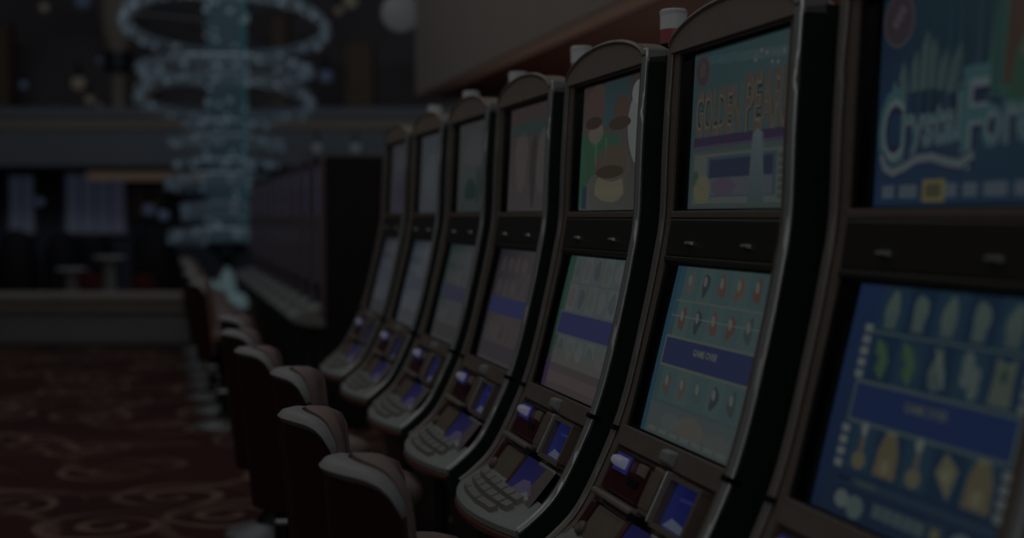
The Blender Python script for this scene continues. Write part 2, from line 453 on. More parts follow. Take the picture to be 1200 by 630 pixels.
def art_green_reels():
    A = Art(ASP_L); bg(A, G(52, 44, 44), G(54, 48, 48), G(14, 56, 40), G(46, 58, 58))
    def sym(A, r, k, a, b, w, h):
        c = [G(46, 58, 58), G(60, 56, 56), G(44, 52, 56), G(54, 62, 54), G(60, 64, 64)][(k + r) % 5]
        A.ell(a, b, .05, h * .36, c, 3, wob=.12)
    reels(A, None, [G(50, 62, 62), G(54, 64, 64)], G(26, 32, 82), G(50, 54, 66), sym, None, G(52, 42, 44), word=False)
    A.rect(0, .2, .05, .98, G(12, 46, 34), 3, G(12, 60, 42)); A.rect(.0, 0, .07, .22, G(44, 24, 60), 4)
    A.rect(.08, .05, .95, .13, G(62, 46, 46), 3); A.rect(.08, .19, .95, .30, G(58, 56, 54), 3)
    return A

def art_soft(base, top, blobs, asp):
    A = Art(asp); bg(A, base, tuple(c * 1.05 for c in base), top, tuple(c * 1.05 for c in top))
    for (a, b, ra, rb, c) in blobs: A.ell(a, b, ra, rb, c, 3, wob=.1)
    return A
def art_soft_reels(base, edge, banner, low):
    A = Art(ASP_L); bg(A, base, base, edge, base)
    A.rect(0, 0, .05, 1, edge, 2)
    for r, b in enumerate((.86, .66, .27)):
        for k in range(5): A.ell(.17 + .165 * k, b, .05, .07, tuple(c * (.86 + .07 * ((k + r) % 4)) for c in base), 3, wob=.12)
    A.rect(.06, .42, .96, .57, banner, 4); A.rect(.06, .03, .96, .17, low, 4)
    return A

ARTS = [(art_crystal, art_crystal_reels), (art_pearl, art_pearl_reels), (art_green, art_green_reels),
    (lambda: art_soft(G(50, 46, 47), G(48, 38, 38), [(.5, .78, .5, .07, G(30, 46, 44)), (.3, .5, .14, .3, G(56, 50, 48)), (.6, .4, .08, .34, G(38, 34, 36)), (.8, .45, .13, .3, G(56, 52, 50))], ASP_U),
     lambda: art_soft_reels(G(54, 48, 49), G(24, 24, 34), G(32, 36, 78), G(46, 42, 46))),
    (lambda: art_soft(G(40, 46, 46), G(44, 46, 48), [(.45, .25, .2, .12, G(20, 38, 32)), (.7, .3, .1, .2, G(28, 42, 36)), (.5, .7, .3, .2, G(48, 50, 52))], ASP_U),
     lambda: art_soft_reels(G(50, 53, 55), G(18, 40, 34), G(40, 42, 62), G(48, 44, 44))),
    (lambda: art_soft(G(46, 52, 58), G(42, 48, 54), [(.5, .45, .3, .3, G(50, 55, 60))], ASP_U),
     lambda: art_soft_reels(G(54, 60, 66), G(18, 34, 44), G(48, 54, 64), G(50, 54, 58))),
    (lambda: art_soft(G(38, 38, 48), G(40, 40, 48), [(.55, .3, .25, .2, G(40, 34, 50)), (.5, .75, .3, .14, G(44, 44, 52))], ASP_U),
     lambda: art_soft_reels(G(50, 54, 60), G(22, 28, 40), G(46, 50, 62), G(44, 44, 48))),
]
def art_idle(c1, c2, asp):
    A = Art(asp); bg(A, c1, c1, c2, c2)
    for k in range(4): A.rect(.1 + .22 * k, .06, .17 + .22 * k, .94, tuple(x * (1.35 if k % 2 else .6) for x in c2), 2)
    return A

def cabinet_poly(o, lip=True, s_end=None):
    pts = []
    e = S_END if s_end is None else s_end
    n = 40
    for i in range(n + 1):
        x, _, z = at(0, S_TOP + (e - S_TOP) * i / n, o); pts.append((x, z))
    if lip: pts += [(-.268, .660), (-.20, .615), (-.10, .55), (-.03, .46)]
    else: pts += [(-.16, .60), (-.08, .53), (-.03, .46)]
    pts += [(.0, .36), (.0, .09), (.05, .085), (.05, .0), (.62, 0), (.62, 1.70), (.06, 1.725)]
    return pts

def make_machine(detail=True):
    root = empty('slot_machine')
    # cabinet : two cheeks following the curve and a body set back behind the displays
    m = MB()
    m.prism(cabinet_poly(0), -W / 2, -W / 2 + .02); m.prism(cabinet_poly(0), W / 2 - .02, W / 2)
    m.prism(cabinet_poly(-.055, False, .70), -W / 2 + .02, W / 2 - .02)
    m.build('cabinet', M['black'], root)
    # plinth door
    m = MB(); m.box(-.008, .004, -.22, .22, .12, .44)
    dr = m.build('base_door', M['divider'], root, bevel=.006)
    m = MB(); m.lathe([(.012, 0), (.012, .008), (.006, .01)], 12); lk = m.build('lock', M['chrome'], dr); lk.location = (-.008, .18, .3); lk.rotation_euler = (0, -PI / 2, 0)
    for sg in (1, -1):
        m = MB(); m.tube([at(sg * (W / 2 - .008), S_TOP - .0 + (S_END - S_TOP) * i / 46, .006) for i in range(47)], .0085, 8)
        m.build('chrome_trim', M['chrome'] if sg < 0 else M['satin'], root, smooth=True)
        m = MB(); a, b = sorted((sg * (.240 if sg > 0 else .236), sg * .262)); cstrip(m, a, b, S_TOP, .70, -.04, .004, 40)
        m.build('side_frame', M['bronze'], root, bevel=.003)
        m = MB(); cstrip(m, *sorted((sg * (W / 2 - .022), sg * (W / 2 + .003))), .439, .449, -.01, .0155, 2)
        m.build('trim_joint', M['gloss_black'], root)
    # horizontal bars of the door frames
    for s0, s1, mt in ((S_TOP - .0, S_TOP + .016, 'bronze'), (-.010, .004, 'bronze'), (.081, .092, 'divider'), (.431, .472, 'bronze')):
        m = MB(); cstrip(m, -.245, .24, s0, s1, -.05, .004, 3); m.build('frame_bar', M[mt], root, bevel=.002)
    # recesses
    for (s0, s1) in (UP, LOW):
        m = MB(); o0 = REC - .022; o1 = 0.0
        pbox(m, UHI, .24, s0, s1, o0, REC + .002); pbox(m, .226, .24, s0, s1, REC + .002, o1 - .003)
        pbox(m, -.245, .24, s0 - .006, s0 + .002, o0, o1 - .004); pbox(m, -.245, .24, s1 - .002, s1 + .004, o0, o1 - .004)
        m.build('screen_surround', M['gloss_black'], root)
    # divider
    m = MB(); pbox(m, -.245, .24, .005, .081, -.05, .003)
    dv = m.build('divider_panel', M['divider'], root, bevel=.004)
    for u, rz in ((.12, .2), (-.13, -.5)):
        m = MB(); pbox(m, u - .014, u + .014, .050, .058, .003, .012, 0, .002)
        m.build('latch', M['chrome'], dv)
    # crown
    m = MB(); n = 24; pts = []
    base = 1.722
    zz = lambda u: base + .056 * math.sqrt(max(0, 1 - (u / .272) ** 2)) ** 1.25
    us = [.272 * math.cos(PI * i / n) for i in range(n + 1)]
    x0, x1 = .006, .075
    fr = [(x0, u, zz(u)) for u in us] + []
    bk = [(x1, u, zz(u)) for u in us]
    bf = [(x0 - .0, u, base - .012) for u in us]; bb = [(x1, u, base - .012) for u in us]
    vs = fr + bk + bf + bb; N = n + 1; fs = []
    for i in range(n):
        fs += [(i, i + 1, N + i + 1, N + i), (i, 2 * N + i, 2 * N + i + 1, i + 1), (N + i, N + i + 1, 3 * N + i + 1, 3 * N + i), (2 * N + i, 3 * N + i, 3 * N + i + 1, 2 * N + i + 1)]
    fs += [(0, N, 3 * N, 2 * N), (n, 2 * N + n, 3 * N + n, N + n)]
    m.faces(vs, fs); cr = m.build('crown', M['crown'], root)
    m = MB(); m.tube([(x0 + .002, u, zz(u) + .002) for u in us], .006, 8); m.build('crown_trim', M['beige'], cr, smooth=True)
    for sg in (1, -1):
        m = MB(); m.box(-.012 + .02, .06, sg * .262 - .018, sg * .262 + .018, 1.705, 1.742)
        m.build('corner_cap', M['chrome'] if sg < 0 else M['bronze'], root, bevel=.006)
    # candle
    c = (.185, 0, 1.70)
    m = MB(); m.lathe([(.036, 0), (.036, .012), (.026, .02), (.026, .075), (.031, .08), (.031, .088)], 20, c); sl = m.build('signal_light', M['gloss_black'], root, smooth=30)
    m = MB(); m.lathe([(.0305, .088), (.0305, .122)], 20, c); m.build('red_lens', M['red_lamp'], sl, smooth=30)
    m = MB(); m.lathe([(.0315, .122), (.0315, .158)], 20, c); m.build('white_lens', M['white_lamp'], sl, smooth=30)
    m = MB(); m.lathe([(.033, .158), (.033, .165), (.028, .170)], 20, c); m.build('cap', M['grey_lamp'], sl, smooth=30)
    # ---- controls
    m = MB(); cstrip(m, -.262, .262, .472, .70, -.06, -.012, 14); cb = m.build('console_backplate', M['bronze'], root)
    # bill acceptor, on the far side
    m = MB(); pbox(m, .035, .232, .482, .566, -.012, .004, 0, .006); ba = m.build('bill_acceptor', M['dark_red'], root, bevel=.003)
    m = MB(); pbox(m, .140, .200, .488, .514, .004, .024, 0, .006); m.build('lit_slot', M['button_lit'], ba, bevel=.006, seg=3)
    m = MB(); pbox(m, .132, .208, .484, .520, .003, .007); m.build('glow_ring', M['button_blue'], ba)
    m = MB(); pbox(m, .062, .108, .520, .534, .004, .008); m.build('note_mouth', M['gloss_black'], ba)
    m = MB(); pbox(m, .045, .085, .486, .510, .004, .010, 0, .003); m.build('instruction_plate', M['beige'], ba)
    m = MB(); pbox(m, .012, .232, .566, .584, -.012, .020, 0, .003); m.build('hand_rest_bar', M['beige'], root, bevel=.004)
    # ticket printer in the middle
    m = MB()
    pbox(m, -.045, .018, .474, .574, -.012, .009, 0, .004); pr = m.build('ticket_printer', M['bronze'], root, bevel=.005)
    m = MB(); pbox(m, -.037, .010, .490, .558, .009, .012); m.build('printer_window', M['brown_panel'], pr)
    m = MB(); pbox(m, -.055, -.047, .474, .576, -.012, .014, 0, .002); m.build('chrome_bracket', M['chrome'], pr, bevel=.003)
    m = MB(); pbox(m, -.052, .0, .438, .470, .002, .020, 0, .006); m.build('chrome_cap', M['deck'], pr, bevel=.004)
    m = MB(); pbox(m, -.04, .005, .575, .59, .0, .022); m.build('ticket_slot', M['gloss_black'], pr)
    # player display on the near side
    m = MB()
    pbox(m, -.215, -.205, .484, .575, -.012, .016); pbox(m, -.085, -.075, .484, .575, -.012, .016)
    pbox(m, -.215, -.075, .478, .486, -.012, .016); pbox(m, -.215, -.075, .568, .578, -.012, .016)
    pf = m.build('player_display', M['bronze'], root)
    mb = MB(); pl = Plane(.486, .568)
    q = lambda u, f, o: pl.pt(u, f, o)
    mb.poly([q(-.085, 1, .0), q(-.205, 1, .0), q(-.205, 0, .0), q(-.085, 0, .0)], 0, [glow(20, 24, 62), glow(12, 16, 52), glow(10, 13, 44), glow(14, 18, 58)])
    mb.poly([q(-.095, .97, .001), q(-.19, .97, .001), q(-.17, .80, .001), q(-.12, .74, .001)], 0, glow(54, 60, 72))
    mb.poly([q(-.12, .34, .001), q(-.195, .30, .001), q(-.195, .22, .001), q(-.12, .26, .001)], 0, glow(24, 30, 68))
    mb.build('blue_screen', M['screen'], pf)
    m = MB(); pbox(m, -.205, -.085, .586, .598, -.012, .008, 0, .002); m.build('display_ledge', M['chrome'], root, bevel=.002)
    # lower console
    m = MB(); pbox(m, .045, .20, .592, .676, -.012, .002, 0, .004); lp = m.build('coin_panel', M['brown_panel'], root, bevel=.003)
    m = MB(); pbox(m, .205, .235, .59, .665, -.012, .006, 0, .004); m.build('side_wedge', M['dark_red'], root, bevel=.003)
    m = MB(); pbox(m, .020, .040, .592, .690, -.012, .003, 0, .002); m.build('side_strip', M['wood_lip'], root)
    m = MB(); m.lathe([(.015, 0), (.015, .012), (.011, .016)], 16); kb = m.build('knob', M['bronze'], root, smooth=30)
    x, y, z = at(.195, .655, .0); kb.location = (x, y, z); t = T(.655); kb.rotation_euler = (0, -math.atan2(-t[1], t[0]) , 0)
    mb = MB(); pl = Plane(.592, .698)
    bx = [pl.pt(u, f, o) for o in (-.012, .004) for (u, f) in ((.012, 0), (-.205, 0), (-.205, 1), (.012, 1))]
    for idx in [(4, 5, 1, 0), (5, 6, 2, 1), (6, 7, 3, 2), (7, 4, 0, 3)]: mb.poly([bx[i] for i in idx], 0, (0, 0, 0))
    def dq(pts, c, ly):
        mb.poly([pl.pt(.012 - .217 * a, 1 - b, .004 + .0005 * ly) for a, b in pts], 0, c)
    dq([(0, 0), (1, 0), (1, 1), (0, 1)], [glow(24, 24, 58), glow(27, 26, 46), glow(24, 22, 44), glow(16, 16, 48)], 0)
    dq([(.60, .0), (1, .0), (1, 1), (.72, 1)], glow(38, 34, 34), 1)
    dq([(.18, .18), (.36, .05), (.74, .10), (.80, .34), (.56, .56), (.34, .50)], glow(46, 43, 58), 1)
    dq([(.40, .02), (.62, .04), (.84, .22), (.66, .34), (.5, .2)], glow(56, 58, 61), 2)
    dq([(.05, .10), (.1, .06), (.5, -.0), (.55, .05)], glow(50, 54, 70), 2)
    mb.build('service_display', M['screen'], root)
    # ---- button tray
    m = MB(); nu = 16; hu = .268
    rows = []
    ss = [.668, .69, .71, .725, S_END - .004]
    for j, s in enumerate(ss):
        f = j / (len(ss) - 1)
        rows.append([(-(P(s)[0]) - .052 * f ** 1.6 * (1 - (u / hu) ** 2), u, P(s)[1] + .004 + .004 * f) for u in [hu * (2 * i / nu - 1) for i in range(nu + 1)]])
    last = rows[-1]
    rows.append([(x - .009, y, z - .006) for x, y, z in last]); rows.append([(x - .010, y, z - .018) for x, y, z in last])
    rows.append([(x + .0, y, z - .032) for x, y, z in last])
    rows.append([(x + .06, y, z - .045) for x, y, z in last]); rows.append([(-.12, y, .60) for x, y, z in last])
    vs = [p for r in rows for p in r]; fs = []
    for j in range(len(rows) - 1):
        for i in range(nu): fs.append((j * (nu + 1) + i, j * (nu + 1) + i + 1, (j + 1) * (nu + 1) + i + 1, (j + 1) * (nu + 1) + i))
    fs.append(tuple(j * (nu + 1) for j in range(len(rows)))); fs.append(tuple(j * (nu + 1) + nu for j in range(len(rows)))[::-1])
    fs.append(tuple(range(nu + 1))[::-1] + tuple((len(rows) - 1) * (nu + 1) + i for i in range(nu + 1)))
    m.faces(vs, fs); tr = m.build('button_tray', M['deck'], root, smooth=35)
    m = MB(); m.tube([(x - .004, y, z - .030) for x, y, z in last], .010, 8); m.build('tray_edge', M['wood_lip'], tr, smooth=True)
    # keys : two rows of buttons, then a wide one between two small ones
    def tray_pt(u, f, h):
        a, b = ss[0], ss[-1]; v, z = P(a + (b - a) * f)
        return (-v - .052 * f ** 1.6 * (1 - (u / hu) ** 2), u, z + .004 + .004 * f + h)
    for f0, f1, u, ws in ((.20, .45, .205, [.060] * 6), (.49, .71, .190, [.060] * 5 + [.05]), (.75, .93, .155, [.055, .12, .11])):
        for w in ws:
            m = MB(); a, b = u - w + .005, u; e = .003; g = .03
            m.hexa([tray_pt(a, f0, -.004), tray_pt(b, f0, -.004), tray_pt(b, f1, -.004), tray_pt(a, f1, -.004),
                    tray_pt(a + e, f0 + g, .011), tray_pt(b - e, f0 + g, .011), tray_pt(b - e, f1 - g, .011), tray_pt(a + e, f1 - g, .011)])
            m.build('key', M['key'], tr); u -= w
    # edges of the tray walls
    return root

FX = 1.0           # front plane of the machine row
Y0, PITCH = 1.688, .761
proto_scale = (1, 1.10, 1)      # the cabinets are 62 cm wide
proto = make_machine()
LABELS = [
 'slot machine showing the blue Crystal Forest picture with a red-haired woman on its top screen',
 'slot machine with teal Golden Pearl lettering on its top screen',
 'slot machine with green-clad cartoon figures on its top screen, beside the Golden Pearl machine',
 'slot machine with pinkish beige top screen, just beyond the green cartoon machine',
 'slot machine with grey-green top screen, fifth in the lit row from the Crystal Forest machine',
 'slot machine with plain pale blue screens, second from the far end of the lit row',
 'last slot machine at the far end of the lit row, with dim violet top screen']
machines = []
for i in range(7):
    r = proto if i == 0 else copy_tree(proto, skip=('upper_screen', 'lower_screen'))
    r.location = (FX, Y0 + PITCH * i, 0); r.scale = proto_scale
    tag(r, LABELS[i], 'slot machine', 'lit slot machines in the front row')
    machines.append(r)
    DESAT, GAIN = [(.40, .74), (.48, .88), (.50, .98)][i] if i < 3 else (.35, .92)
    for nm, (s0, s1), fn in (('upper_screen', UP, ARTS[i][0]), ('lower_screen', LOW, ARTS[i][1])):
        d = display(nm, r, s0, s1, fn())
# dim bank further along : plain uprights with a small shelf
M['violet_post'] = mat('violet_grey_post', (.24, .20, .25), .4, noise=(20, .2))
M['bank_body'] = mat('bank_black', (.018, .018, .022), .5, noise=(12, .3))
BY = 9.44
ORD = ['first', 'second', 'third', 'fourth', 'fifth', 'sixth', 'seventh', 'eighth', 'ninth', 'tenth']
def flat_display(name, parent, z0, z1, c1, c2, cs):
    mb = MB(); x0, x1, hu = .012, .03, .24
    q = [(x, y, z) for x in (x1, x0) for (y, z) in ((hu, z1), (-hu, z1), (-hu, z0), (hu, z0))]
    for idx in [(0, 1, 2, 3), (4, 5, 1, 0), (5, 6, 2, 1), (6, 7, 3, 2), (7, 4, 0, 3)]: mb.poly([q[i] for i in idx], 0, (0, 0, 0))
    mb.poly([q[7], q[6], q[5], q[4]], 0, [c1, c1, c2, c2])
    for k, c in enumerate(cs):  # dim glowing stripes: reflections painted onto the unlit screen
        u = .19 - .105 * k; mb.poly([(x0 - .001, u, z0 + .02), (x0 - .001, u - .06, z0 + .02), (x0 - .001, u - .06, z1 - .02), (x0 - .001, u, z1 - .02)], 0, c)
    return mb.build(name, M['screen'], parent)
def make_upright():
    root = empty('slot_machine')
    m = MB(); m.prism([(.03, 1.765), (.03, .70), (.06, .10), (.06, 0), (.62, 0), (.62, 1.765)], -.285, .285); m.build('cabinet', M['bank_body'], root, bevel=.008)
    for sg in (1, -1):
        m = MB(); a, b = sorted((sg * .245, sg * .285)); m.box(-.004, .03, a, b, .74, 1.76); m.build('side_post', M['violet_post'], root, bevel=.008)
    for z0, z1, mt in ((1.715, 1.76, 'bank_body'), (1.30, 1.375, 'bronze'), (.90, .93, 'bank_body')):
        m = MB(); m.box(-.0, .03, -.245, .245, z0, z1); m.build('frame_bar', M[mt], root, bevel=.005)
    flat_display('upper_screen', root, 1.375, 1.715, G(14, 13, 20), G(20, 20, 34), [G(9, 9, 16), G(42, 43, 70), G(10, 10, 18), G(38, 38, 60)])
    flat_display('lower_screen', root, .93, 1.30, G(16, 15, 20), G(20, 19, 25), [G(18, 16, 20), G(22, 20, 26), G(15, 14, 18), G(22, 20, 24)])
    m = MB(); m.prism([(-.19, .70), (-.20, .725), (-.18, .745), (.03, .80), (.03, .66), (-.10, .675)], -.265, .265); sh = m.build('button_shelf', M['deck'], root, bevel=.006)
    for k in range(5):
        u = .20 - .095 * k; m = MB(); m.hexa([(-.13, u - .03, .757), (-.13, u + .03, .757), (-.08, u + .03, .770), (-.08, u - .03, .770), (-.13, u - .03, .77), (-.13, u + .03, .77), (-.08, u + .03, .785), (-.08, u - .03, .785)]); m.build('button', M['key'], sh)
    m = MB(); m.box(.02, .05, -.22, .22, .14, .62); m.build('base_door', M['divider'], root, bevel=.006)
    return root
bank0 = make_upright()
for k in range(10):
    r = bank0 if k == 0 else copy_tree(bank0)
    r.location = (FX - .01, BY + PITCH * k, 0)
    tag(r, 'dark upright slot machine with unlit screens, %s from the near end of the rear bank' % ORD[k], 'slot machine', 'dark slot machines in the rear bank')

# ------------------------------------------------------------------ chairs
M['leather_dark'] = mat('dark_maroon_leather', (.06, .020, .018), .42, spec=.5, noise=(35, .25))
M['leather_grey'] = mat('pale_grey_leather', (.46, .48, .50), .5, noise=(45, .1))
M['leather_taupe'] = mat('taupe_pink_leather', (.42, .32, .30), .5, noise=(45, .12))
M['steel'] = mat('dull_steel', (.34, .36, .38), .45, metal=.5)
M['black_metal'] = mat('black_metal', (.02, .02, .022), .35, metal=.6)

def make_chair():
    root = empty('casino_chair')
    HW, ZB, ZT, DEP = .158, .44, .955, .10
    def plan(a, off):     # a -1..1 ; off 0 outer face, positive inward
        x = -.178 + DEP * a * a * (1 - .15 * a * a); y = HW * a
        dx = 2 * DEP * a; l = math.hypot(dx, HW); nx, ny = HW / l, -dx / l
        return x + nx * off, y + ny * off
    NA = 22; AS = [2 * i / NA - 1 for i in range(NA + 1)]
    th = lambda a: .145 - .085 * a * a
    drop = lambda a: .010 * a * a + .045 * abs(a) ** 9
    lean = lambda z: -.05 * (z - ZB) / (ZT - ZB)
    def sweep(name, sec, mt, cap=True):
        m = MB(); vs = []; fs = []; n = None
        for a in AS:
            pr = sec(a); n = len(pr)
            for off, z in pr:
                x, y = plan(a, off); vs.append((x + lean(z), y, z))
        for i in range(NA):
            for k in range(n): fs.append((i * n + k, i * n + (k + 1) % n, (i + 1) * n + (k + 1) % n, (i + 1) * n + k))
        fs += [tuple(range(n)), tuple(range(NA * n, NA * n + n))[::-1]]
        m.faces(vs, fs); return m.build(name, mt, root, smooth=60)
    top = lambda a: ZT - drop(a)
    # outer shell, top band (roll), inner cushion
    sweep('back_shell', lambda a: [(.0, ZB), (.0, top(a) - .05), (.006, top(a) - .022), (.022, top(a) - .022), (.022, ZB)], M['leather_dark'])
    sweep('top_band', lambda a: [(.0, top(a) - .024), (-.006, top(a) - .012), (.004, top(a) - .002), (.02, top(a) + .002), (th(a) * .34, top(a)), (th(a) * .35, top(a) - .024)], M['leather_grey'])
    sweep('back_cushion', lambda a: [(.023, ZB + .05), (.023, top(a) - .026), (th(a) * .37, top(a) - .026), (th(a) * .40, top(a) + .004), (th(a) * .72, top(a) + .005), (th(a) * .93, top(a) - .008), (th(a), top(a) - .035), (th(a) * 1.02, ZB + .2), (th(a) * .9, ZB + .05)], M['leather_taupe'])
    # seat
    m = MB(); prof = [(.0, .565), (.14, .565), (.160, .585), (.166, .61), (.156, .635), (.12, .647), (.0001, .65)]
    n = 32; vs = []; fs = []
    for r, z in prof:
        for k in range(n):
            t = 2 * PI * k / n; e = 1 / (abs(math.cos(t)) ** 4 + abs(math.sin(t)) ** 4) ** .25
            vs.append((.035 + r * e * math.cos(t), .86 * r * e * math.sin(t), z))
    for i in range(len(prof) - 1):
        for k in range(n): fs.append((i * n + k, i * n + (k + 1) % n, (i + 1) * n + (k + 1) % n, (i + 1) * n + k))
    m.faces(vs, fs); m.build('seat', M['leather_taupe'], root, smooth=50)
    m = MB(); m.box(-.11, .13, -.115, .115, .525, .566); m.build('seat_pan', M['black_metal'], root, bevel=.012)
    m = MB(); m.lathe([(.075, .515), (.045, .50), (.036, .47), (.036, .12), (.055, .09), (.08, .06)], 20); m.build('pedestal', M['black_metal'], root, smooth=40)
    m = MB(); m.lathe([(.21, 0), (.21, .012), (.20, .022), (.11, .045), (.06, .065), (.05, .07)], 36); m.build('floor_plate', M['steel'], root, smooth=40)
    m = MB(); m.tube([(.0 + .15 * math.cos(t), .15 * math.sin(t), .25) for t in [PI * (-.62 + 1.24 * i / 20) for i in range(21)]], .011, 8)
    m.tube([(.03, 0, .25), (.15, 0, .25)], .009, 8); m.build('foot_ring', M['chrome'], root, smooth=True)
    return root
chair = make_chair()
CH = [(1.56, .50, .1), (2.50, .495, .14), (3.14, .475, .02), (3.98, .52, -.08), (4.68, .455, .08), (5.42, .44, .1), (6.20, .46, .1)]
NEXT = ['Crystal Forest machine', 'Golden Pearl machine', 'green cartoon machine', 'pinkish beige screened machine', 'grey-green screened machine', 'pale blue screened machine', 'last lit machine']
for i, (y, x, rz) in enumerate(CH):
    c = chair if i == 0 else copy_tree(chair)
    c.location = (x + .0, y, 0); c.rotation_euler = (0, 0, rz)
    tag(c, 'maroon backed casino chair with pale grey top band, facing the %s' % NEXT[i], 'chair', 'chairs along the lit row')
for k in range(8):
    c = copy_tree(chair); c.location = (.395 + .02 * math.sin(k * 2.3), BY + PITCH * k + .02, 0); c.rotation_euler = (0, 0, .12 * math.sin(k * 1.7))
    tag(c, 'dark casino chair facing the rear bank, %s from its near end' % ORD[k], 'chair', 'chairs along the rear bank')

# ------------------------------------------------------------------ the hall
YAW = math.atan(410 / 1667)
R2 = (math.cos(YAW), -math.sin(YAW)); F2 = (math.sin(YAW), math.cos(YAW))
def hall(l, d, z=0):      # the far side of the hall stands square to this direction
    return (R2[0] * l + F2[0] * d, R2[1] * l + F2[1] * d, z)
def hbox(m, l0, l1, d0, d1, z0, z1, mi=0):
    m.hexa([hall(l0, d0, z0), hall(l1, d0, z0), hall(l1, d1, z0), hall(l0, d1, z0), hall(l0, d0, z1), hall(l1, d0, z1), hall(l1, d1, z1), hall(l0, d1, z1)], mi)

def carpet():
    m = bpy.data.materials.new('scroll_carpet'); m.use_nodes = True
    nt = m.node_tree; N = nt.nodes; L = nt.links; b = N['Principled BSDF']
    b.inputs['Roughness'].default_value = .95; b.inputs['Specular IOR Level'].default_value = .1
    tc = N.new('ShaderNodeTexCoord')
    ns = N.new('ShaderNodeTexNoise'); ns.inputs['Scale'].default_value = 1.3; ns.inputs['Detail'].default_value = 2
    L.new(tc.outputs['Object'], ns.inputs['Vector'])
    wob = N.new('ShaderNodeVectorMath'); wob.operation = 'MULTIPLY_ADD'; wob.inputs[1].default_value = (.22, .22, 0)
    L.new(ns.outputs['Color'], wob.inputs[0]); L.new(tc.outputs['Object'], wob.inputs[2])
    def scrolls(scale, turns, width, off, reach):
        ad = N.new('ShaderNodeVectorMath'); ad.operation = 'ADD'; ad.inputs[1].default_value = off; L.new(wob.outputs[0], ad.inputs[0])
        mp = N.new('ShaderNodeVectorMath'); mp.operation = 'MULTIPLY'; mp.inputs[1].default_value = (scale, scale, 0); L.new(ad.outputs[0], mp.inputs[0])
        vo = N.new('ShaderNodeTexVoronoi'); vo.voronoi_dimensions = '2D'; vo.inputs['Scale'].default_value = 1; vo.inputs['Randomness'].default_value = .8
        L.new(mp.outputs[0], vo.inputs['Vector'])
        sb = N.new('ShaderNodeVectorMath'); sb.operation = 'SUBTRACT'; L.new(mp.outputs[0], sb.inputs[0]); L.new(vo.outputs['Position'], sb.inputs[1])
        sp = N.new('ShaderNodeSeparateXYZ'); L.new(sb.outputs[0], sp.inputs[0])
        at2 = N.new('ShaderNodeMath'); at2.operation = 'ARCTAN2'; L.new(sp.outputs['Y'], at2.inputs[0]); L.new(sp.outputs['X'], at2.inputs[1])
        r = N.new('ShaderNodeMath'); r.operation = 'MULTIPLY'; r.inputs[1].default_value = turns * 2 * PI; L.new(vo.outputs['Distance'], r.inputs[0])
        s = N.new('ShaderNodeMath'); s.operation = 'ADD'; L.new(at2.outputs[0], s.inputs[0]); L.new(r.outputs[0], s.inputs[1])
        sn = N.new('ShaderNodeMath'); sn.operation = 'SINE'; L.new(s.outputs[0], sn.inputs[0])
        rp = N.new('ShaderNodeMapRange'); rp.inputs['From Min'].default_value = width; rp.inputs['From Max'].default_value = width + .22; L.new(sn.outputs[0], rp.inputs['Value'])
        lt = N.new('ShaderNodeMath'); lt.operation = 'LESS_THAN'; lt.inputs[1].default_value = reach; L.new(vo.outputs['Distance'], lt.inputs[0])
        ml = N.new('ShaderNodeMath'); ml.operation = 'MULTIPLY'; L.new(rp.outputs['Result'], ml.inputs[0]); L.new(lt.outputs[0], ml.inputs[1])
        return ml.outputs[0]
    a = scrolls(1.35, 4.6, .50, (.4, .2, 0), .46); c = scrolls(.75, 2.2, .86, (3.1, 1.7, 0), 2)
    mx = N.new('ShaderNodeMath'); mx.operation = 'MAXIMUM'; L.new(a, mx.inputs[0]); L.new(c, mx.inputs[1])
    fade = N.new('ShaderNodeMath'); fade.operation = 'MULTIPLY'; L.new(mx.outputs[0], fade.inputs[0])
    n2 = N.new('ShaderNodeTexNoise'); n2.inputs['Scale'].default_value = 2.1; L.new(tc.outputs['Object'], n2.inputs['Vector'])
    mr = N.new('ShaderNodeMapRange'); mr.inputs['From Min'].default_value = .30; mr.inputs['From Max'].default_value = .55; L.new(n2.outputs['Fac'], mr.inputs['Value']); L.new(mr.outputs['Result'], fade.inputs[1])
    n3 = N.new('ShaderNodeTexNoise'); n3.inputs['Scale'].default_value = .8; L.new(tc.outputs['Object'], n3.inputs['Vector'])
    base = N.new('ShaderNodeMixRGB'); base.inputs[1].default_value = (.080, .046, .046, 1); base.inputs[2].default_value = (.125, .050, .044, 1); L.new(n3.outputs['Fac'], base.inputs[0])
    col = N.new('ShaderNodeMixRGB'); col.inputs[2].default_value = (.34, .235, .185, 1); L.new(base.outputs[0], col.inputs[1]); L.new(fade.outputs[0], col.inputs[0])
    L.new(col.outputs[0], b.inputs['Base Color'])
    fz = N.new('ShaderNodeTexNoise'); fz.inputs['Scale'].default_value = 220; L.new(tc.outputs['Object'], fz.inputs['Vector'])
    bp = N.new('ShaderNodeBump'); bp.inputs['Strength'].default_value = .3; bp.inputs['Distance'].default_value = .004; L.new(fz.outputs['Fac'], bp.inputs['Height']); L.new(bp.outputs['Normal'], b.inputs['Normal'])
    return m
M['carpet'] = carpet()
m = MB(); m.box(-14, 12, -4, 40, -.1, 0); structure(m.build('floor', M['carpet']))

